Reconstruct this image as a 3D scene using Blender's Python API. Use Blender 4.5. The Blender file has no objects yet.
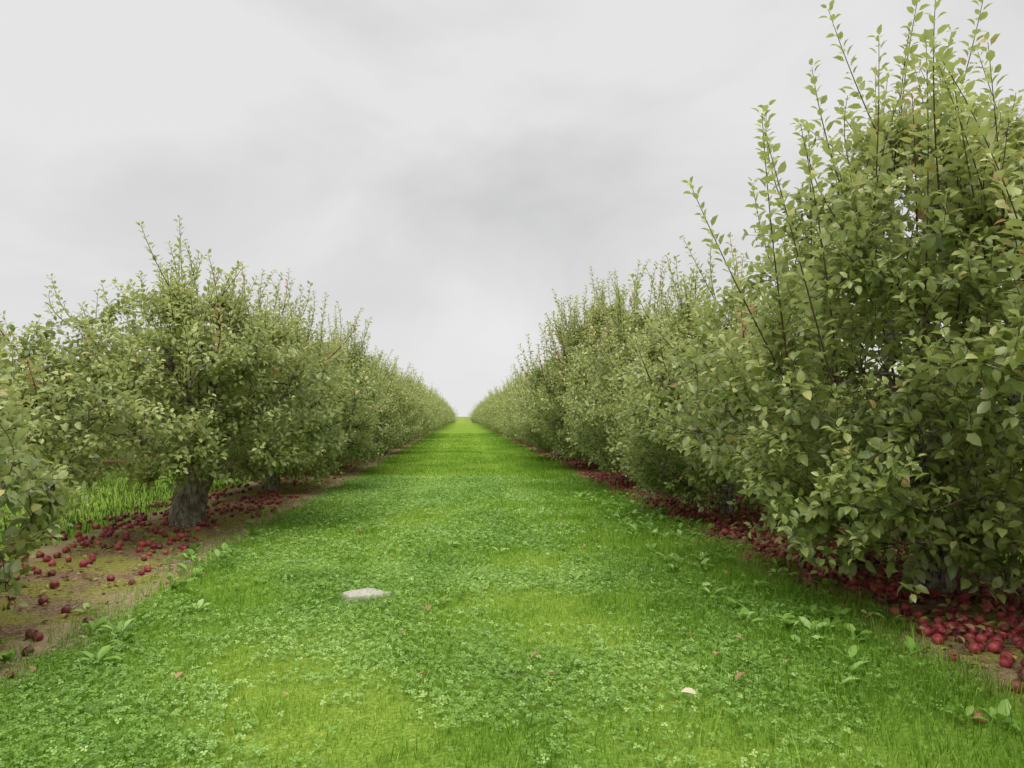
import bpy, math
import numpy as np
from mathutils import noise as mnoise, Vector

scene = bpy.context.scene
scene.view_settings.view_transform = 'Standard'
scene.view_settings.look = 'None'
scene.view_settings.exposure = 0
UP = np.array([0, 0, 1.0])

# ------------------------------------------------------------------ mesh builder
def norm(a):
    return a / np.maximum(np.linalg.norm(a, axis=-1, keepdims=True), 1e-9)

class MB:
    def __init__(s):
        s.v = []; s.l = []; s.t = []; s.m = []; s.r = []; s.n = 0
    def add(s, V, faces_idx, totals, mat, rnd):
        s.v.append(V); s.l.append(faces_idx + s.n); s.t.append(totals)
        s.m.append(np.full(len(totals), mat, np.int32)); s.r.append(rnd); s.n += len(V)
    def template(s, T, F, P, D, S, N, size, mat, rnd):
        k = len(T); n = len(P)
        if n == 0: return
        size = np.asarray(size).reshape(-1, 1, 1) * np.ones((n, 1, 1))
        V = P[:, None] + (T[None, :, 0:1] * D[:, None] + T[None, :, 1:2] * S[:, None] + T[None, :, 2:3] * N[:, None]) * size
        fl = np.array([i for f in F for i in f]); tot = np.array([len(f) for f in F])
        L = (fl[None] + (np.arange(n) * k)[:, None]).ravel()
        s.add(V.reshape(-1, 3), L, np.tile(tot, n), mat, np.repeat(rnd, k))
    def tube(s, pts, rad, sides, mat, rnd=0.5, rough=0.0, rng=None):
        n = len(pts)
        d = norm(np.gradient(pts, axis=0))
        ref = np.array([1.0, 0.13, 0.07]) if abs(d[0][0]) < 0.8 else np.array([0.1, 1.0, 0.05])
        a = norm(np.cross(d, ref)); b = np.cross(d, a)
        th = np.arange(sides) / sides * 2 * math.pi
        R = rad[:, None] * np.ones((1, sides))
        if rough and rng is not None:
            R = R * (1 + rough * rng.standard_normal((1, sides)) + rough * 0.5 * rng.standard_normal((n, sides)))
        V = pts[:, None] + R[..., None] * (np.cos(th)[None, :, None] * a[:, None] + np.sin(th)[None, :, None] * b[:, None])
        i = np.arange(n - 1)[:, None] * sides; j = np.arange(sides)[None]; j2 = (j + 1) % sides
        Q = np.stack([i + j, i + j2, i + sides + j2, i + sides + j], -1).reshape(-1)
        s.add(V.reshape(-1, 3), Q, np.full((n - 1) * sides, 4), mat, np.full(n * sides, rnd))
    def mesh(s, name, mats, smooth=True):
        V = np.concatenate(s.v); L = np.concatenate(s.l).astype(np.int32); T = np.concatenate(s.t).astype(np.int32)
        me = bpy.data.meshes.new(name)
        me.vertices.add(len(V)); me.vertices.foreach_set('co', V.astype(np.float32).ravel())
        me.loops.add(len(L)); me.loops.foreach_set('vertex_index', L)
        me.polygons.add(len(T))
        st = np.concatenate([[0], np.cumsum(T)[:-1]]).astype(np.int32)
        me.polygons.foreach_set('loop_start', st)
        me.polygons.foreach_set('material_index', np.concatenate(s.m))
        me.polygons.foreach_set('use_smooth', np.full(len(T), smooth))
        for m in mats: me.materials.append(m)
        me.update(calc_edges=True)
        at = me.attributes.new('rnd', 'FLOAT', 'POINT')
        at.data.foreach_set('value', np.concatenate(s.r).astype(np.float32))
        return me

def obj(name, me, loc=(0, 0, 0), rotz=0, scale=(1, 1, 1)):
    o = bpy.data.objects.new(name, me); scene.collection.objects.link(o)
    o.location = loc; o.rotation_euler = (0, 0, rotz); o.scale = scale
    return o

# ------------------------------------------------------------------ materials
def newmat(name):
    m = bpy.data.materials.new(name); m.use_nodes = True
    nt = m.node_tree; nt.nodes.clear()
    return m, nt, nt.nodes, nt.links
def ramp(nt, src, stops):
    r = nt.nodes.new('ShaderNodeValToRGB'); e = r.color_ramp.elements
    while len(e) < len(stops): e.new(0.5)
    for i, (p, c) in enumerate(stops):
        e[i].position = p; e[i].color = (*c, 1) if len(c) == 3 else c
    nt.links.new(src, r.inputs[0]); return r.outputs[0]
def noise(nt, scale, detail=4, rough=0.55, vec=None, dist=0.0):
    n = nt.nodes.new('ShaderNodeTexNoise'); n.inputs['Scale'].default_value = scale
    n.inputs['Detail'].default_value = detail; n.inputs['Roughness'].default_value = rough
    n.inputs['Distortion'].default_value = dist
    if vec: nt.links.new(vec, n.inputs['Vector'])
    return n.outputs['Fac']
def math_(nt, op, a, b=None, c=None, clamp=False):
    n = nt.nodes.new('ShaderNodeMath'); n.operation = op; n.use_clamp = clamp
    for i, x in enumerate([a, b, c]):
        if x is None: continue
        if isinstance(x, (int, float)): n.inputs[i].default_value = x
        else: nt.links.new(x, n.inputs[i])
    return n.outputs[0]
def mix(nt, f, a, b, mode='MIX'):
    n = nt.nodes.new('ShaderNodeMix'); n.data_type = 'RGBA'; n.blend_type = mode
    for i, x in ((0, f), (6, a), (7, b)):
        if isinstance(x, (int, float)): n.inputs[i].default_value = x
        elif isinstance(x, tuple): n.inputs[i].default_value = (*x, 1)
        else: nt.links.new(x, n.inputs[i])
    return n.outputs[2]
def attr(nt, name='rnd'):
    a = nt.nodes.new('ShaderNodeAttribute'); a.attribute_name = name; return a.outputs['Fac']
def wpos(nt):
    g = nt.nodes.new('ShaderNodeNewGeometry'); return g.outputs['Position']
def smooth(nt, x, lo, hi):
    n = nt.nodes.new('ShaderNodeMapRange'); n.interpolation_type = 'SMOOTHSTEP'
    nt.links.new(x, n.inputs[0]); n.inputs[1].default_value = lo; n.inputs[2].default_value = hi
    return n.outputs[0]

def foliage_mat(name, stops, back=None, trans=0.3, rough=0.5, tcol=1.5, spec=0.5):
    m, nt, N, L = newmat(name)
    col = ramp(nt, attr(nt), stops)
    if back:
        g = N.new('ShaderNodeNewGeometry')
        col = mix(nt, math_(nt, 'MULTIPLY', g.outputs['Backfacing'], .6), col, back)
    if spec:
        p = N.new('ShaderNodeBsdfPrincipled'); L.new(col, p.inputs['Base Color'])
        p.inputs['Roughness'].default_value = rough
        p.inputs['Specular IOR Level'].default_value = spec
    else:
        p = N.new('ShaderNodeBsdfDiffuse'); L.new(col, p.inputs[0])
    t = N.new('ShaderNodeBsdfTranslucent')
    L.new(mix(nt, 1.0, col, (tcol, tcol * 1.05, tcol * 0.6), 'MULTIPLY'), t.inputs['Color'])
    ms = N.new('ShaderNodeMixShader'); ms.inputs[0].default_value = trans
    L.new(p.outputs[0], ms.inputs[1]); L.new(t.outputs[0], ms.inputs[2])
    o = N.new('ShaderNodeOutputMaterial'); L.new(ms.outputs[0], o.inputs[0])
    return m

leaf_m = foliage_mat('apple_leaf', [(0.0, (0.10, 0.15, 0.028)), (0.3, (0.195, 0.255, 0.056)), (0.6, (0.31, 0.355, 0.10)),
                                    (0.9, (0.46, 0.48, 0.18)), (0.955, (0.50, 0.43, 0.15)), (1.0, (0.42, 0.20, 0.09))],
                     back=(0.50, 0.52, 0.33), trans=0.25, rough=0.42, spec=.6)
grass_m = foliage_mat('grass_blade', [(0.0, (0.09, 0.19, 0.02)), (0.45, (0.20, 0.345, 0.042)), (0.93, (0.36, 0.49, 0.10)), (1.0, (0.52, 0.47, 0.22))],
                      trans=0.28, spec=0, tcol=1.35)
clover_m = foliage_mat('clover_leaf', [(0.0, (0.10, 0.21, 0.024)), (0.6, (0.22, 0.375, 0.065)), (1.0, (0.43, 0.57, 0.20))],
                       trans=0.22, rough=0.5, spec=0.35)
weed_m = foliage_mat('rough_grass', [(0.0, (0.05, 0.085, 0.02)), (0.6, (0.10, 0.15, 0.035)), (1.0, (0.22, 0.22, 0.09))], trans=0.2, spec=0)
litter_m = foliage_mat('dead_leaf', [(0.0, (0.10, 0.05, 0.025)), (0.4, (0.22, 0.12, 0.06)), (0.75, (0.38, 0.25, 0.13)), (0.9, (0.35, 0.30, 0.06)), (1.0, (0.6, 0.53, 0.38))],
                       trans=0.1, spec=0)

def bark():
    m, nt, N, L = newmat('bark')
    tc = N.new('ShaderNodeTexCoord'); mp = N.new('ShaderNodeMapping'); mp.inputs['Scale'].default_value = (1, 1, 0.3)
    L.new(tc.outputs['Object'], mp.inputs[0])
    n1 = noise(nt, 24, 5, 0.7, mp.outputs[0], 0.6)
    n2 = noise(nt, 6, 3, 0.6, tc.outputs['Object'])
    c = ramp(nt, n1, [(0.34, (0.03, 0.023, 0.018)), (0.48, (0.18, 0.145, 0.115)), (0.64, (0.48, 0.43, 0.36))])
    c = mix(nt, smooth(nt, n2, 0.52, 0.7), c, (0.28, 0.28, 0.21))
    p = N.new('ShaderNodeBsdfPrincipled'); L.new(c, p.inputs[0]); p.inputs['Roughness'].default_value = 0.9
    b = N.new('ShaderNodeBump'); b.inputs['Strength'].default_value = 1.0; b.inputs['Distance'].default_value = 0.035
    L.new(n1, b.inputs['Height']); L.new(b.outputs[0], p.inputs['Normal'])
    o = N.new('ShaderNodeOutputMaterial'); L.new(p.outputs[0], o.inputs[0]); return m
bark_m = bark()
def twigm():
    m, nt, N, L = newmat('twig')
    p = N.new('ShaderNodeBsdfDiffuse'); p.inputs[0].default_value = (.10, .068, .05, 1)
    o = N.new('ShaderNodeOutputMaterial'); L.new(p.outputs[0], o.inputs[0]); return m
twig_m = twigm()

def applem():
    m, nt, N, L = newmat('apple_skin')
    c = ramp(nt, attr(nt), [(0.0, (0.07, 0.025, 0.014)), (0.22, (0.13, 0.018, 0.018)), (0.5, (0.22, 0.016, 0.026)), (0.75, (0.33, 0.03, 0.045)), (0.92, (0.46, 0.09, 0.08)), (1.0, (0.34, 0.20, 0.08))])
    n = noise(nt, 38, 3, 0.6, wpos(nt))
    c = mix(nt, math_(nt, 'MULTIPLY', smooth(nt, n, 0.45, 0.75), 0.5), c, (0.38, 0.14, 0.10))
    p = N.new('ShaderNodeBsdfPrincipled'); L.new(c, p.inputs[0]); p.inputs['Roughness'].default_value = 0.48
    o = N.new('ShaderNodeOutputMaterial'); L.new(p.outputs[0], o.inputs[0]); return m
apple_m = applem()

# ------------------------------------------------------------------ terrain
PER = 7.5; X0 = 0.12; HW = 1.04
YEND = 178
def row_d(x):
    return abs(((x - X0) % PER) - 3.75)
def height(x, y):
    h = 0.018 * mnoise.noise(Vector((x * 0.9, y * 0.9, 0))) + 0.04 * mnoise.noise(Vector((x * 0.22, y * 0.22, 3)))
    if -30 < y < 140:
        h += 0.05 * math.exp(-(row_d(x) / 0.9) ** 2)
        h -= 0.02 * (math.exp(-((x + .85) / .22) ** 2) + math.exp(-((x - .95) / .22) ** 2))
    f = max(0.0, min(1.0, (y - 132) / 160.0)); h -= 9.0 * f * f * (3 - 2 * f)
    return h
def patch(x, y):   # 0..1 how yellow / light the sward is
    v = mnoise.noise(Vector((x * .75, y * .55, 21.))) + .6 * mnoise.noise(Vector((x * 2.3, y * 1.7, 4.)))
    v += .28 * (math.exp(-((x + .85) / .28) ** 2) + math.exp(-((x - .95) / .28) ** 2)) - .1 - .25 * max(0, min(1, (x - 1.3) / 1.0))
    return max(0., min(1., .5 + 1.05 * v))

def ground_material():
    m, nt, N, L = newmat('orchard_ground')
    P = wpos(nt); sx = N.new('ShaderNodeSeparateXYZ'); L.new(P, sx.inputs[0])
    x = math_(nt, 'SUBTRACT', sx.outputs[0], X0)
    md = math_(nt, 'FLOORED_MODULO', x, PER)
    d = math_(nt, 'ABSOLUTE', math_(nt, 'SUBTRACT', md, 3.75))
    w = math_(nt, 'MULTIPLY', math_(nt, 'SUBTRACT', noise(nt, 1.3, 4, 0.65, P), 0.5), 1.0)
    dd = math_(nt, 'ADD', d, w)
    strip = math_(nt, 'SUBTRACT', 1.0, smooth(nt, dd, HW - .12, HW + .12))
    fine = noise(nt, 42, 4, 0.75, P)
    g = ramp(nt, fine, [(0.3, (0.06, 0.12, 0.015)), (0.5, (0.15, 0.265, 0.034)), (0.72, (0.30, 0.41, 0.085))])
    g = mix(nt, attr(nt), g, mix(nt, 1.0, g, (1.4, 1.18, 1.25), 'MULTIPLY'))
    s = ramp(nt, fine, [(0.3, (0.09, 0.052, 0.034)), (0.5, (0.24, 0.155, 0.10)), (0.7, (0.44, 0.34, 0.23))])
    moss = smooth(nt, noise(nt, 1.9, 4, 0.6, P), 0.42, 0.58)
    mc = ramp(nt, fine, [(0.3, (0.12, 0.125, 0.018)), (0.7, (0.42, 0.41, 0.10))])
    s = mix(nt, math_(nt, 'MULTIPLY', moss, 0.8), s, mc)
    leftside = math_(nt, 'MULTIPLY_ADD', math_(nt, 'LESS_THAN', sx.outputs[0], 0.0), .62, .2)
    edge = math_(nt, 'MULTIPLY', smooth(nt, dd, 0.6, 0.88), leftside)
    s = mix(nt, edge, s, ramp(nt, fine, [(0.3, (0.26, 0.17, 0.105)), (0.7, (0.58, 0.44, 0.31))]))
    c = mix(nt, strip, g, s)
    p = N.new('ShaderNodeBsdfDiffuse'); L.new(c, p.inputs[0])
    b = N.new('ShaderNodeBump'); b.inputs['Strength'].default_value = 0.8; b.inputs['Distance'].default_value = 0.03
    L.new(fine, b.inputs['Height']); L.new(b.outputs[0], p.inputs['Normal'])
    o = N.new('ShaderNodeOutputMaterial'); L.new(p.outputs[0], o.inputs[0]); return m

xs = np.concatenate([[-4000, -1500, -600, -250, -100, -50, -30], np.arange(-20, 20.01, 0.2), [30, 50, 100, 250, 600, 1500, 4000]])
ys = np.concatenate([[-400, -100, -30, -12], np.arange(-5, 25, 0.25), np.arange(25, 140, 1.0), np.arange(140, 300, 8), [400, 700, 1500, 4500]])
V = np.array([[x, y, height(x, y)] for y in ys for x in xs])
nx, ny = len(xs), len(ys)
ii = np.arange(ny - 1)[:, None] * nx; jj = np.arange(nx - 1)[None]
Q = np.stack([ii + jj, ii + jj + 1, ii + nx + jj + 1, ii + nx + jj], -1).reshape(-1)
mb = MB(); mb.add(V, Q, np.full((nx - 1) * (ny - 1), 4), 0, np.array([patch(a, b) for a, b, _ in V]))
obj('orchard_ground', mb.mesh('orchard_ground', [ground_material()]))

def heights(X, Y):
    return np.array([height(a, b) for a, b in zip(X, Y)])
def patches(X, Y):
    return np.array([patch(a, b) for a, b in zip(X, Y)])

# ------------------------------------------------------------------ trees
LEAF_T = np.array([[0, 0, 0], [.36, 0, .01], [.72, 0, -.02], [1, 0, -.13], [.30, .28, .11], [.68, .24, .08], [.30, -.28, .11], [.68, -.24, .08],
                   [-.28, 0, 0], [0, .014, 0], [0, -.014, 0]], float)
LEAF_F = [(0, 1, 4), (1, 2, 5, 4), (2, 3, 5), (0, 6, 1), (1, 6, 7, 2), (2, 7, 3), (8, 10, 9)]
LOD_T = np.array([[0, 0, 0], [.5, .30, .1], [1, 0, -.08], [.5, -.30, .1]], float)
LOD_F = [(0, 2, 1), (0, 3, 2)]

def bez(p0, p1, p2, n):
    t = np.linspace(0, 1, n)[:, None]
    return (1 - t) ** 2 * p0 + 2 * t * (1 - t) * p1 + t * t * p2

def make_tree(name, seed, rx=1.85, ry=2.4, ztop=3.5, rim=0.45, cen=1.15, n_sec=110, n_twig=1000, n_spr=45,
              leaf=0.085, spr=(0.5, 1.2), trunk_r=0.19, trunk_h=0.75, lod=False, lumpy=1.25, prof=(.62, .9, 1, .88, .58, .2),
              bright0=.38, thr=-.04, skirt=0, lean=None):
    rng = np.random.default_rng(seed); mb = MB()
    ph = rng.uniform(0, 6.28, 4); no = rng.uniform(0, 50, 3)
    step = .075 if lod else .034
    def lump(az, z):
        return 1 + lumpy * (.09 * np.sin(2 * az + ph[0] + z) + .09 * np.sin(3 * az + ph[1] + 2 * z) + .08 * np.sin(5 * az + ph[2] - 3 * z) + .06 * np.sin(9 * az + 4 * z + ph[3]))
    def sample(n, rmin, thr):
        out = []
        while len(out) < n:
            z = rng.uniform(rim, ztop); az = rng.uniform(0, 2 * math.pi)
            t = (z - rim) / (ztop - rim)
            pr = np.interp(t, [0, .15, .35, .6, .8, 1], prof)
            if rng.random() > pr + .15: continue
            r = rng.random() ** 0.4
            if r < rmin: continue
            if z < cen + (rim - cen) * (r * pr) ** 1.6: continue
            R = r * pr * lump(az, z)
            p = np.array([R * rx * math.cos(az), R * ry * math.sin(az), z])
            if mnoise.noise(Vector((p * 1.7 + no).tolist())) < thr: continue
            out.append(p)
        return np.array(out)
    ln = rng.uniform(-.12, .12, 2)
    if lean is not None: ln = np.array(lean)
    lean = ln
    tz = np.linspace(-0.12, trunk_h + .15, 14)
    tp = np.stack([lean[0] * (tz / trunk_h) ** 2, lean[1] * (tz / trunk_h) ** 2, tz], -1)
    tr = trunk_r * (0.82 + 0.5 * np.exp(-(tz + .12) / .13) + 0.16 * np.clip((tz - .5) / .4, 0, 1))
    mb.tube(tp, tr, 26, 0, rough=0.07, rng=rng)
    top = tp[-1]
    npos, nrad, ndir = [], [], []
    def store(pts, rad):
        npos.append(pts); nrad.append(rad); ndir.append(norm(np.gradient(pts, axis=0)))
    nl = 8
    for i in range(nl):
        az = i / nl * 2 * math.pi + rng.uniform(-.3, .3) + ph[0]
        up = i % 3 == 0
        r = rng.uniform(.2, .35) if up else rng.uniform(.6, .8)
        z = ztop * rng.uniform(.75, .88) if up else rng.uniform(.33, .62) * ztop
        p0 = np.array([top[0] * .8, top[1] * .8, rng.uniform(trunk_h - .12, trunk_h + .05)])
        p2 = np.array([r * rx * math.cos(az), r * ry * math.sin(az), z])
        p1 = p0 + (p2 - p0) * .45 + np.array([0, 0, .15 if up else .3])
        n = 16; pts = bez(p0, p1, p2, n); pts[2:-1] += rng.normal(0, .022, (n - 3, 3))
        rad = np.linspace(trunk_r * rng.uniform(.36, .46), .016, n)
        mb.tube(pts, rad, 9, 0, rough=.04, rng=rng); store(pts[3:], rad[3:])
    def attach(T):
        A = np.concatenate(npos)
        dv = T - A; d = np.linalg.norm(dv, axis=1) + .5 * np.maximum(0, A[:, 2] - T[2]) + .25 * np.maximum(0, np.hypot(A[:, 0], A[:, 1]) - math.hypot(T[0], T[1]))
        k = int(np.argmin(d)); return A[k], np.concatenate(nrad)[k], np.concatenate(ndir)[k]
    for T in sorted(sample(n_sec, .3, -.35), key=lambda p: p[0] ** 2 + p[1] ** 2 + (p[2] - 1.2) ** 2):
        p0, r0, d0 = attach(T); Ld = np.linalg.norm(T - p0)
        if Ld < .12: continue
        n = max(5, int(Ld / .11)); p1 = p0 + d0 * Ld * .35 + (T - p0) * .25 + UP * .08
        pts = bez(p0, p1, T, n); pts[1:-1] += rng.normal(0, .012, (n - 2, 3))
        rr = min(r0 * .75, .010 + .014 * Ld); rad = np.linspace(rr, .005, n)
        mb.tube(pts, rad, 4 if lod else 6, 0); store(pts[1:], rad[1:])
    A = np.concatenate(npos); AR = np.concatenate(nrad); AD = np.concatenate(ndir)
    LP, LD, LN, LS, LR = [], [], [], [], []
    def leaves(pts, start, step, spread, lsz, bright, tip=True, top=.93):
        seg = np.linalg.norm(np.diff(pts, axis=0), axis=1); cum = np.concatenate([[0], np.cumsum(seg)])
        s = np.arange(start, cum[-1], step)
        if len(s) == 0: s = np.array([cum[-1] * .9])
        if tip: s = np.concatenate([s, [cum[-1]] * 2])
        s = s + rng.uniform(-.3, .3, len(s)) * step; s = np.clip(s, 0, cum[-1])
        q = np.stack([np.interp(s, cum, pts[:, k]) for k in range(3)], -1)
        dr = norm(np.stack([np.interp(s, cum, np.gradient(pts[:, k])) for k in range(3)], -1))
        a = np.arange(len(s)) * 2.4 + rng.uniform(0, 6)
        e1 = norm(np.cross(dr, np.array([.31, .9, .2]))); e2 = np.cross(dr, e1)
        side = np.cos(a)[:, None] * e1 + np.sin(a)[:, None] * e2
        D = norm(dr * (1 - spread) + side * spread + rng.normal(0, .14, q.shape))
        frac = s / cum[-1]
        sz = lsz * rng.uniform(.7, 1.2, len(s)) * (1 - .35 * frac ** 3)
        LP.append(q + D * sz[:, None] * .28); LD.append(D); LS.append(sz)
        nn = UP * 0.8 + side * -.15 + dr * .35 + rng.normal(0, .4, q.shape)
        LN.append(nn)
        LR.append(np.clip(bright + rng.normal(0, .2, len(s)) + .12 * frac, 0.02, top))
    TT = sample(n_twig, .12, thr)
    if skirt:   # low inner growth around the trunk base
        az = rng.uniform(0, 6.283, skirt); rr_ = rng.uniform(.22, .72, skirt)
        TT = np.concatenate([TT, np.stack([rx * rr_ * np.cos(az), ry * rr_ * np.sin(az), rng.uniform(.22, .95, skirt)], -1)])
    for T in TT:
        dv = T - A; d = np.linalg.norm(dv, axis=1) + .4 * np.maximum(0, A[:, 2] - T[2] - .1)
        k = int(np.argmin(d)); p0 = A[k]; Ld = max(.1, np.linalg.norm(T - p0))
        out = norm(np.array([T[0], T[1], 0]))
        tipv = norm(out * rng.uniform(.2, 1) + UP * rng.uniform(-.1, 1.2) + rng.normal(0, .35, 3))
        T2 = T + tipv * rng.uniform(.08, .34)
        n = 4 if lod else 6; pts = bez(p0, p0 + AD[k] * Ld * .3 + (T - p0) * .35, T, n)
        pts = np.concatenate([pts, [T2]])
        if not lod: mb.tube(pts, np.linspace(min(AR[k] * .7, .006), .002, n + 1), 3, 1)
        tot = Ld + .19
        cl = mnoise.noise(Vector((T * 1.1 + no + 9).tolist()))
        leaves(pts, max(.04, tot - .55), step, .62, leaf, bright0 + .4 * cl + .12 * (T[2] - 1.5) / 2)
    hi = np.where((A[:, 2] > ztop * .4))[0]
    for i in range(n_spr):
        k = rng.choice(hi); p0 = A[k]
        out = np.array([p0[0], p0[1], 0]) * rng.uniform(.08, .45)
        rc = min(1, math.hypot(p0[0] / rx, p0[1] / ry))
        Ls = rng.uniform(*spr) * (1.2 - .35 * rc) + max(0, (ztop - .45 - 1.1 * rc - p0[2])) * .8
        dirv = norm(UP + out + rng.normal(0, .19, 3))
        p2 = p0 + dirv * Ls; p1 = p0 + dirv * Ls * .5 + rng.normal(0, .09, 3) + out * .25
        pts = bez(p0, p1, p2, 9)
        mb.tube(pts, np.linspace(.0085, .0025, 9), 4, 1)
        dry = rng.random() < .05
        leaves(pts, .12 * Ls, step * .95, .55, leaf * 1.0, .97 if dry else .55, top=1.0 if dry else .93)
    P = np.concatenate(LP); D = np.concatenate(LD); N0 = np.concatenate(LN); S = np.concatenate(LS); R = np.concatenate(LR)
    odd = rng.random(len(R)) < .012; R[odd] = rng.uniform(.95, 1, odd.sum())
    Nn = norm(N0 - (N0 * D).sum(1, keepdims=True) * D); Sd = np.cross(Nn, D)
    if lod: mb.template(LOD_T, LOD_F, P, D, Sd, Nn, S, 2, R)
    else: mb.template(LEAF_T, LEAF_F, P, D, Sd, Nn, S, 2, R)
    print(name, 'leaves', len(P))
    return mb.mesh(name, [bark_m, twig_m, leaf_m])

tA = make_tree('apple_tree_tall', 11, rx=1.95, ry=2.4, ztop=3.9, rim=.36, cen=.6, n_sec=150, n_twig=2150, n_spr=140, leaf=.105, spr=(.6, 1.4), trunk_r=.17, prof=(.55, .84, 1, .85, .56, .18), skirt=260)
tB = make_tree('apple_tree_open', 23, rx=2.0, ry=2.3, ztop=3.1, rim=.6, cen=.85, n_twig=1850, n_spr=95, leaf=.095, spr=(.5, 1.15), trunk_r=.235, prof=(.72, .95, 1, .88, .6, .22), lean=(.12, .02))
tC = make_tree('apple_tree_full', 37, rx=1.9, ry=2.5, ztop=3.4, rim=.38, cen=.5, n_twig=1750, n_spr=105, leaf=.095, trunk_r=.16, skirt=230)
tD = make_tree('apple_tree_wide', 51, rx=1.95, ry=2.5, ztop=3.2, rim=.38, cen=.5, n_twig=1750, n_spr=100, leaf=.095, trunk_r=.16, skirt=260)
tE = make_tree('apple_tree_young', 67, rx=1.4, ry=1.7, ztop=2.35, rim=.3, cen=.6, n_sec=90, n_twig=1400, n_spr=40, leaf=.095, spr=(.2, .6), trunk_r=.11, trunk_h=.5)
L1 = make_tree('apple_tree_lod1', 71, rx=1.95, ry=2.6, ztop=3.4, rim=.3, cen=.5, n_twig=1100, n_spr=90, leaf=.155, trunk_r=.16, lod=True, skirt=130)
L2 = make_tree('apple_tree_lod2', 83, rx=2.0, ry=2.6, ztop=3.2, rim=.3, cen=.5, n_twig=1100, n_spr=90, leaf=.155, trunk_r=.16, lod=True, skirt=130)

rng = np.random.default_rng(5)
def plant(me, x, y, rz=0, s=1.0, sz=None):
    obj('apple_tree', me, (x, y, height(x, y) - .01), rz, (s, s, sz or s))
def flip(): return (math.pi if rng.random() < .5 else 0) + rng.normal(0, .15)
plant(tA, 3.95, 6.0, 0.0)
plant(tB, -3.65, 10.1, 0.0, 1.0, .98)
plant(tE, -4.1, 4.8, 0.3)
plant(tC, 4.1, 1.2, 0.4, .9)
y = 10.7; i = 0
while y < YEND:
    me = [tC, tD, tA, tD][i % 4] if y < 34 else [L1, L2][i % 2]
    plant(me, 3.95 + rng.normal(0, .1), y, flip(), rng.uniform(.93, 1.06), rng.uniform(.9, 1.1)); y += 4.7; i += 1
y = 14.8; i = 0
while y < YEND:
    me = [tD, tC, tB, tC][i % 4] if y < 34 else [L1, L2][i % 2]
    plant(me, -3.7 + rng.normal(0, .1), y, flip(), rng.uniform(.95, 1.05), rng.uniform(.9, 1.04)); y += 4.7; i += 1
for x0 in (-11.1, 11.4):
    y = 3.0
    while y < 66:
        plant([L1, L2][int(rng.integers(2))], x0 + rng.normal(0, .15), y, flip(), rng.uniform(.95, 1.05), rng.uniform(.8, .95)); y += 4.7

# ------------------------------------------------------------------ grass
BL_T = np.array([[0, -.5, 0], [0, .5, 0], [.1, .42, .5], [.1, -.42, .5], [.38, 0, 1.0]], float)
BL_F = [(0, 1, 2, 3), (3, 2, 4)]
def blades(mb, n, xr, yr, h, w, mat, seed, keep=None, bright=.42, ypow=1.0):
    r = np.random.default_rng(seed)
    X = r.uniform(*xr, n); Y = yr[0] + (yr[1] - yr[0]) * r.random(n) ** ypow
    if keep is not None:
        k = keep(X, Y, r); X = X[k]; Y = Y[k]
    n = len(X)
    Z = heights(X, Y) - .004
    a = r.uniform(0, 6.283, n); lean = r.uniform(0, .9, n)
    hh = r.uniform(*h, n); ww = r.uniform(*w, n)
    c, s = np.cos(a), np.sin(a)
    D = np.stack([c, s, 0 * c], -1) * (hh * (0.35 + lean))[:, None]
    S = np.stack([-s, c, 0 * c], -1) * ww[:, None]
    N = np.stack([c * lean * .5, s * lean * .5, np.ones(n)], -1) * hh[:, None]
    mb.template(BL_T, BL_F, np.stack([X, Y, Z], -1), D, S, N, 1.0, mat,
                np.clip(bright - .18 + .42 * patches(X, Y) + r.normal(0, .2, n), 0, 1) * .93 + (r.random(n) < .03) * .07)
def nval(X, Y, f, o):
    return np.array([mnoise.noise(Vector((a * f, b * f, o))) for a, b in zip(X, Y)])
def dist(X): return np.abs(((X - X0) % PER) - 3.75)
def lawn(X, Y, r):
    d = dist(X) + .28 * nval(X, Y, 1.5, 7.)
    return (d > HW + r.uniform(-.16, .12, len(X))) | (r.random(len(X)) < .045)
def right_long(X, Y, r):
    d = dist(X) + .25 * nval(X, Y, 1.5, 7.)
    return (d > HW - .22) & (r.random(len(X)) < np.clip((X - .9) / 1.4, 0, 1) * .95 * np.clip(.75 + 1.6 * nval(X, Y, 1.1, 3.), 0.1, 1))
def tufts(X, Y, r):
    return (nval(X, Y, 2.2, 15.) > .2) & (X > -2.5) & (X < 2.8)
mb = MB()
blades(mb, 115000, (-3.6, 3.9), (1.2, 8), (.02, .055), (.003, .006), 0, 1, lawn)
blades(mb, 70000, (-4.2, 4.2), (8, 16), (.03, .065), (.005, .009), 0, 2, lawn)
blades(mb, 50000, (-4.2, 4.2), (16, 34), (.03, .07), (.008, .015), 0, 3, lawn)
blades(mb, 16000, (-4.2, 4.2), (34, 60), (.04, .075), (.015, .03), 0, 4, lawn)
blades(mb, 30000, (.6, 3.4), (1.5, 9), (.07, .18), (.003, .0055), 0, 6, right_long, bright=.38)
blades(mb, 20000, (.6, 3.3), (9, 26), (.07, .16), (.005, .009), 0, 8, right_long, bright=.38)
blades(mb, 3000, (-2.85, -2.3), (2, 12), (.05, .13), (.003, .006), 0, 9, None, bright=.42)
blades(mb, 60000, (-2.6, 3), (1.5, 14), (.06, .11), (.003, .0065), 0, 10, tufts, bright=.36)
obj('lawn_grass', mb.mesh('lawn_grass', [grass_m], False))
mb = MB()
blades(mb, 22000, (-10.3, -4.7), (5, 30), (.06, .16), (.008, .016), 0, 5, lawn, bright=.45)
blades(mb, 22000, (4.9, 10.3), (1, 20), (.15, .4), (.008, .018), 0, 15, lawn, bright=.3)
obj('rough_grass', mb.mesh('rough_grass', [weed_m], False))
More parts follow.
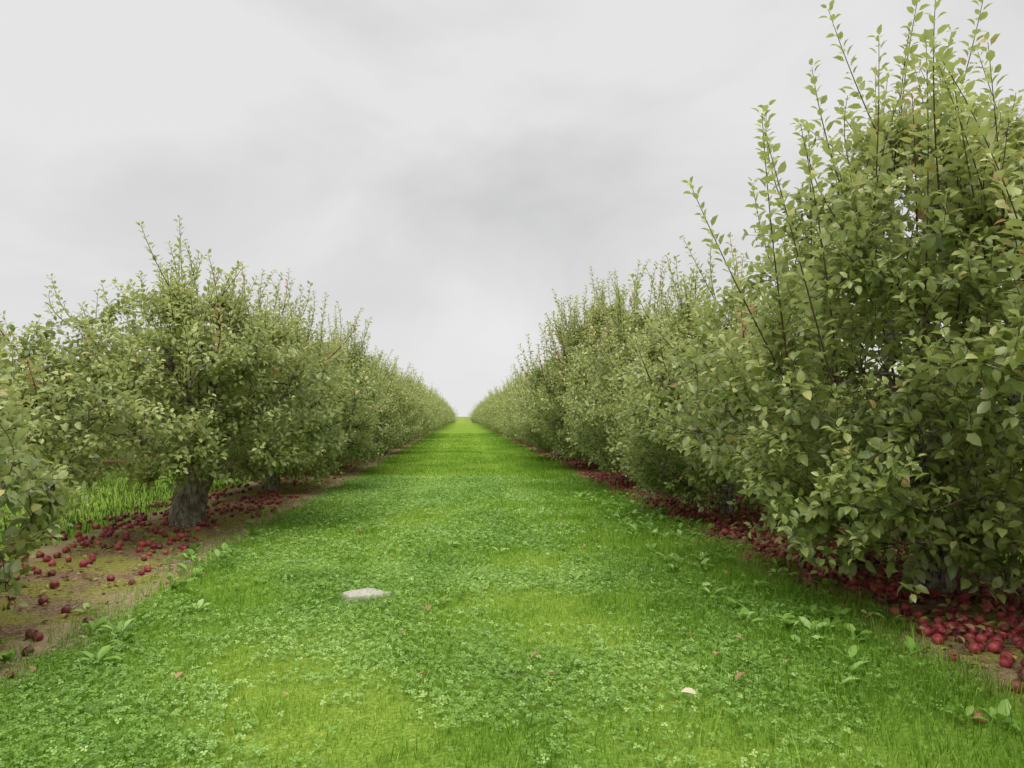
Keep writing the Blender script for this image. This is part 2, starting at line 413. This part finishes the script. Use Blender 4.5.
# clover
ct = []; cf = []
for k in range(3):
    a = k * 2.094; c, s = math.cos(a), math.sin(a); b = len(ct)
    for (u, v, w) in [(0.02, 0, 0), (.55, -.42, .16), (1, 0, .0), (.55, .42, .16)]:
        ct.append([u * c - v * s, u * s + v * c, w])
    cf += [(b, b + 1, b + 2), (b, b + 2, b + 3)]
mb = MB(); r = np.random.default_rng(77)
for (n, y0, y1, s0, s1) in ((72000, 1.3, 8, .009, .021), (44000, 8, 18, .015, .028)):
    X = r.uniform(-3.1, 3.1, n); Y = r.uniform(y0, y1, n)
    k = lawn(X, Y, r) & (nval(X, Y, .8, 31.) + .45 * nval(X, Y, 4, 2.) + .14 - .25 * np.clip((X - .8) / 1.5, 0, 1) > r.uniform(-.32, .32, n))
    X = X[k]; Y = Y[k]; n = len(X)
    N = norm(np.stack([r.normal(0, .3, n), r.normal(0, .3, n) - .15, np.ones(n)], -1))
    a = r.uniform(0, 6.28, n); D = np.stack([np.cos(a), np.sin(a), 0 * a], -1); D = norm(D - (D * N).sum(1, keepdims=True) * N); S = np.cross(N, D)
    mb.template(np.array(ct), cf, np.stack([X, Y, heights(X, Y) + r.uniform(.02, .055, n)], -1), D, S, N, r.uniform(s0, s1, n), 0,
                np.clip(.32 + .3 * patches(X, Y) + r.normal(0, .25, n), 0, 1))
obj('clover_patch', mb.mesh('clover_patch', [clover_m], False))
# broadleaf weeds (dandelion / plantain rosettes) along the edges and here and there
mb = MB(); r = np.random.default_rng(31)
WX, WY, WS = [], [], []
for _ in range(230):
    if r.random() < .62: x, y_ = r.uniform(2.0, 3.1), r.uniform(2.4, 14)
    elif r.random() < .5: x, y_ = r.uniform(-3.0, -2.2), r.uniform(3, 12)
    else: x, y_ = r.uniform(-2.2, 2.2), r.uniform(2.6, 12)
    n = int(r.integers(5, 10)); WX += [x] * n; WY += [y_] * n; WS += list(r.uniform(.05, .12, n) * (1.15 if abs(x) > 2 else .75))
WX = np.array(WX); WY = np.array(WY); WS = np.array(WS); n = len(WX)
a = r.uniform(0, 6.28, n); D = norm(np.stack([np.cos(a), np.sin(a), r.uniform(.15, .9, n)], -1)); N = norm(np.stack([0 * a, 0 * a, 0 * a + 1], -1) + r.normal(0, .15, (n, 3)))
N = norm(N - (N * D).sum(1, keepdims=True) * D); S = np.cross(N, D)
mb.template(LEAF_T * np.array([1, .75, 1]), LEAF_F, np.stack([WX, WY, heights(WX, WY) + .02], -1) + D * .02, D, S, N, WS, 0, np.clip(r.normal(.5, .2, n), 0, 1))
obj('broadleaf_weeds', mb.mesh('broadleaf_weeds', [clover_m]))

# ------------------------------------------------------------------ fallen leaves
mb = MB(); r = np.random.default_rng(99)
def litter(n, xr, yr, s, keep, zoff=.008, rr=(0, .95)):
    X = r.uniform(*xr, n); Y = r.uniform(*yr, n); k = keep(X, Y); X = X[k]; Y = Y[k]; n = len(X)
    N = norm(np.stack([r.normal(0, .3, n), r.normal(0, .3, n), np.ones(n)], -1))
    a = r.uniform(0, 6.28, n); D = np.stack([np.cos(a), np.sin(a), 0 * a], -1); D = norm(D - (D * N).sum(1, keepdims=True) * N); S = np.cross(N, D)
    mb.template(LEAF_T, LEAF_F, np.stack([X, Y, heights(X, Y) + zoff + r.uniform(0, .012, n)], -1), D, S, N, r.uniform(*s, n), 0, r.uniform(*rr, n))
litter(5500, (-5.0, -2.5), (2.5, 30), (.03, .075), lambda X, Y: dist(X) < r.uniform(.3, 1.1, len(X)))
litter(9000, (2.7, 5.0), (2, 30), (.03, .08), lambda X, Y: dist(X) < r.uniform(.5, 1.2, len(X)), rr=(0, .9))
litter(1500, (2.8, 4.8), (2, 14), (.05, .09), lambda X, Y: dist(X) < r.uniform(.6, 1.1, len(X)), zoff=.07, rr=(.2, .95))
litter(110, (-2.6, 2.8), (2.5, 14), (.05, .085), lambda X, Y: r.random(len(X)) < .25 + .6 * (X > 1.3), zoff=.05, rr=(.3, .9))
litter(1, (1.20, 1.21), (3.78, 3.8), (.085, .086), lambda X, Y: X > 0, zoff=.06, rr=(.99, 1))
obj('fallen_leaves', mb.mesh('fallen_leaves', [litter_m]))

# ------------------------------------------------------------------ fallen apples
prof = [(0, .33), (.28, .40), (.62, .42), (.9, .24), (1.0, -.02), (.92, -.28), (.66, -.46), (.3, -.5), (0, -.42)]
na = 11; at = [[0, 0, prof[0][1]]]; af = []
for (rr_, zz) in prof[1:-1]:
    for k in range(na):
        a = k / na * 6.28318; at.append([rr_ * .52 * math.cos(a), rr_ * .52 * math.sin(a), zz])
at.append([0, 0, prof[-1][1]]); last = len(at) - 1; nr = len(prof) - 2
for k in range(na):
    k2 = (k + 1) % na; af.append((0, 1 + k, 1 + k2))
    for q in range(nr - 1):
        af.append((1 + q * na + k, 1 + (q + 1) * na + k, 1 + (q + 1) * na + k2, 1 + q * na + k2))
    af.append((last, 1 + (nr - 1) * na + k2, 1 + (nr - 1) * na + k))
b = len(at); at += [[-.02, 0, .33], [.02, 0, .33], [.05, .02, .62], [.02, .02, .62]]; af.append((b, b + 1, b + 2, b + 3))
at = np.array(at); r = np.random.default_rng(123)
cells = {}; AP = []
def drop(x, y, mind=.06, z=None, size=None):
    c = (int(math.floor(x / .07)), int(math.floor(y / .07)))
    for i in (-1, 0, 1):
        for j in (-1, 0, 1):
            for q in cells.get((c[0] + i, c[1] + j), ()):
                if (q[0] - x) ** 2 + (q[1] - y) ** 2 < mind ** 2: return False
    cells.setdefault(c, []).append((x, y)); s = size or r.uniform(.048, .078)
    AP.append((x, y, height(x, y) + s * .36 + (z or 0), s)); return True
def strew(n, xr, yr, dens, mind=.06):
    for _ in range(n):
        x = r.uniform(*xr); y = r.uniform(*yr)
        cl = mnoise.noise(Vector((x * 1.9, y * 1.4, 12.))) + .6 * mnoise.noise(Vector((x * 5, y * 5, 2.)))
        if r.random() < dens(x, y) * max(0, min(1, .48 + 1.9 * cl)): drop(x, y, mind)
def dR(x, y):
    e = 2.86 + .25 * mnoise.noise(Vector((0, y * .8, 5.)))
    return max(0, min(1, (x - e) / .35)) * math.exp(-max(0, x - 3.6) / .9)
def dL(x, y):
    e = -2.8; return max(0, min(1, (e - x) / .5)) * (.32 + .7 * math.exp(-((y - 10.6) / 1.8) ** 2) + .15 * (y > 13))
strew(9000, (2.6, 5.2), (2.5, 12), dR)
strew(8500, (2.6, 5.0), (12, 30), dR)
strew(2800, (2.6, 5.0), (30, 60), lambda x, y: dR(x, y) * .7)
strew(2100, (-5.2, -2.6), (3.5, 14), dL)
strew(1500, (-5.0, -2.6), (14, 30), dL)
strew(1000, (-5.0, -2.6), (30, 60), lambda x, y: dL(x, y))
base = [a for a in AP if a[0] > 3.1 and a[1] < 18]
for a in base:
    if r.random() < .18: AP.append((a[0] + r.uniform(-.03, .03), a[1] + r.uniform(-.03, .03), a[2] + .042, r.uniform(.05, .07)))
for (x, y) in ((2.02, 5.3), (-2.6, 4.5), (-2.72, 4.9), (-2.7, 5.6), (2.62, 8.2), (2.5, 3.5)): drop(x, y, z=.0)
AP = np.array(AP); n = len(AP)
N = norm(np.stack([r.normal(0, .8, n), r.normal(0, .8, n), r.uniform(-.3, 1, n)], -1))
D = norm(np.cross(N, r.normal(0, 1, (n, 3)))); S = np.cross(N, D)
mb = MB(); mb.template(at, af, AP[:, :3], D, S, N, AP[:, 3], 0, np.clip(r.beta(1.6, 1.6, n), 0, 1))
obj('fallen_apples', mb.mesh('fallen_apples', [apple_m])); print('apples', n)

# ------------------------------------------------------------------ flat stone
m, nt, Nn_, L_ = newmat('stone')
P = wpos(nt)
c = ramp(nt, noise(nt, 30, 6, .7, P), [(.3, (.22, .20, .15)), (.5, (.40, .37, .31)), (.7, (.55, .52, .45))])
p = Nn_.new('ShaderNodeBsdfPrincipled'); L_.new(c, p.inputs[0]); p.inputs['Roughness'].default_value = .85
bb = Nn_.new('ShaderNodeBump'); bb.inputs['Distance'].default_value = .01; L_.new(noise(nt, 40, 6, .7, P), bb.inputs['Height']); L_.new(bb.outputs[0], p.inputs['Normal'])
o = Nn_.new('ShaderNodeOutputMaterial'); L_.new(p.outputs[0], o.inputs[0])
sv = []; rings = [(1.0, -.03), (1.0, .02), (.93, .042), (.7, .054), (.35, .058)]; ns = 28
for q, (rr_, zz) in enumerate(rings):
    for k in range(ns):
        a = k / ns * 6.28318
        w = 1 + .22 * mnoise.noise(Vector((math.cos(a) * 1.3, math.sin(a) * 1.3, 4.))) + .07 * math.sin(5 * a) + .04 * math.sin(11 * a)
        sv.append([.205 * rr_ * w * math.cos(a), .13 * rr_ * w * math.sin(a), zz + .012 * mnoise.noise(Vector((math.cos(a) * rr_ * 2, math.sin(a) * rr_ * 2, q * .1)))])
sv.append([0, 0, .059]); sf = []
for q in range(len(rings) - 1):
    for k in range(ns):
        k2 = (k + 1) % ns; sf.append((q * ns + k, q * ns + k2, (q + 1) * ns + k2, (q + 1) * ns + k))
for k in range(ns): sf.append(((len(rings) - 1) * ns + k, (len(rings) - 1) * ns + (k + 1) % ns, len(sv) - 1))
mb = MB(); e = np.eye(3)[None]
mb.template(np.array(sv), sf, np.zeros((1, 3)), e[:, 0], e[:, 1], e[:, 2], 1.0, 0, np.zeros(1))
obj('flat_stone', mb.mesh('flat_stone', [m]), (-.81, 6.3, height(-.81, 6.3) + .004), .1)
obj('flat_stone', bpy.data.meshes['flat_stone'], (-2.75, 7.7, height(-2.75, 7.7) - .01), .8, (.3, .35, .5))
mb = MB(); pts = np.array([[0, 0, .03], [-.04, .1, .045], [-.08, .2, .045], [-.12, .28, .035], [-.15, .36, .02]])
mb.tube(pts, np.array([.0035, .0035, .003, .0025, .0015]), 6, 0)
obj('fallen_twig', mb.mesh('fallen_twig', [twig_m]), (.42, 3.95, height(.42, 3.95)))

# ------------------------------------------------------------------ world
w = bpy.data.worlds.new("World"); scene.world = w; w.use_nodes = True
nt = w.node_tree; nt.nodes.clear(); N = nt.nodes; L = nt.links
EL, ROT = math.radians(58), math.radians(200)
sky = N.new('ShaderNodeTexSky'); sky.sky_type = 'NISHITA'; sky.sun_disc = False; sky.sun_elevation = EL; sky.sun_rotation = ROT
tc = N.new('ShaderNodeTexCoord'); sp = N.new('ShaderNodeSeparateXYZ'); L.new(tc.outputs['Generated'], sp.inputs[0])
z = math_(nt, 'MAXIMUM', sp.outputs[2], 0.0)
den = math_(nt, 'ADD', z, .35)
cb = N.new('ShaderNodeCombineXYZ'); L.new(math_(nt, 'DIVIDE', sp.outputs[0], den), cb.inputs[0]); L.new(math_(nt, 'DIVIDE', sp.outputs[1], den), cb.inputs[1])
cb.inputs[2].default_value = 3.7
n1 = noise(nt, 1.35, 5, .52, cb.outputs[0], .4)
cl = ramp(nt, n1, [(.34, (6.0, 6.0, 6.05)), (.48, (6.9, 6.88, 6.92)), (.62, (8.0, 7.97, 7.95))])
hz = math_(nt, 'SUBTRACT', 1.0, smooth(nt, z, 0.0, .36))
cl = mix(nt, math_(nt, 'MULTIPLY', hz, .75), cl, (8.5, 8.47, 8.45))
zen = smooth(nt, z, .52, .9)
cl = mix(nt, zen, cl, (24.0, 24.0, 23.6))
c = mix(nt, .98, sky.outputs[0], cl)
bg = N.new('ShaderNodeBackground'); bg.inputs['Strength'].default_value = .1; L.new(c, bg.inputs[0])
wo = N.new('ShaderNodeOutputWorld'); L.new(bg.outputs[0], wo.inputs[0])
sl = bpy.data.lights.new('sun', 'SUN'); sl.energy = 1.5; sl.angle = math.radians(35); sl.color = (1, .97, .93)
so = bpy.data.objects.new('sun', sl); scene.collection.objects.link(so)
dv = Vector((math.sin(ROT) * math.cos(EL), math.cos(ROT) * math.cos(EL), math.sin(EL)))
so.rotation_euler = dv.to_track_quat('Z', 'Y').to_euler(); so.location = dv * 50

# ------------------------------------------------------------------ camera
cd = bpy.data.cameras.new('camera'); cam = bpy.data.objects.new('camera', cd); scene.collection.objects.link(cam)
cd.lens = 26; cd.sensor_width = 36; cd.clip_end = 9000; cd.clip_start = .05
cam.location = (0, 0, 1.5); cam.rotation_euler = (math.radians(92.4), 0, math.radians(-3.79))
scene.camera = cam
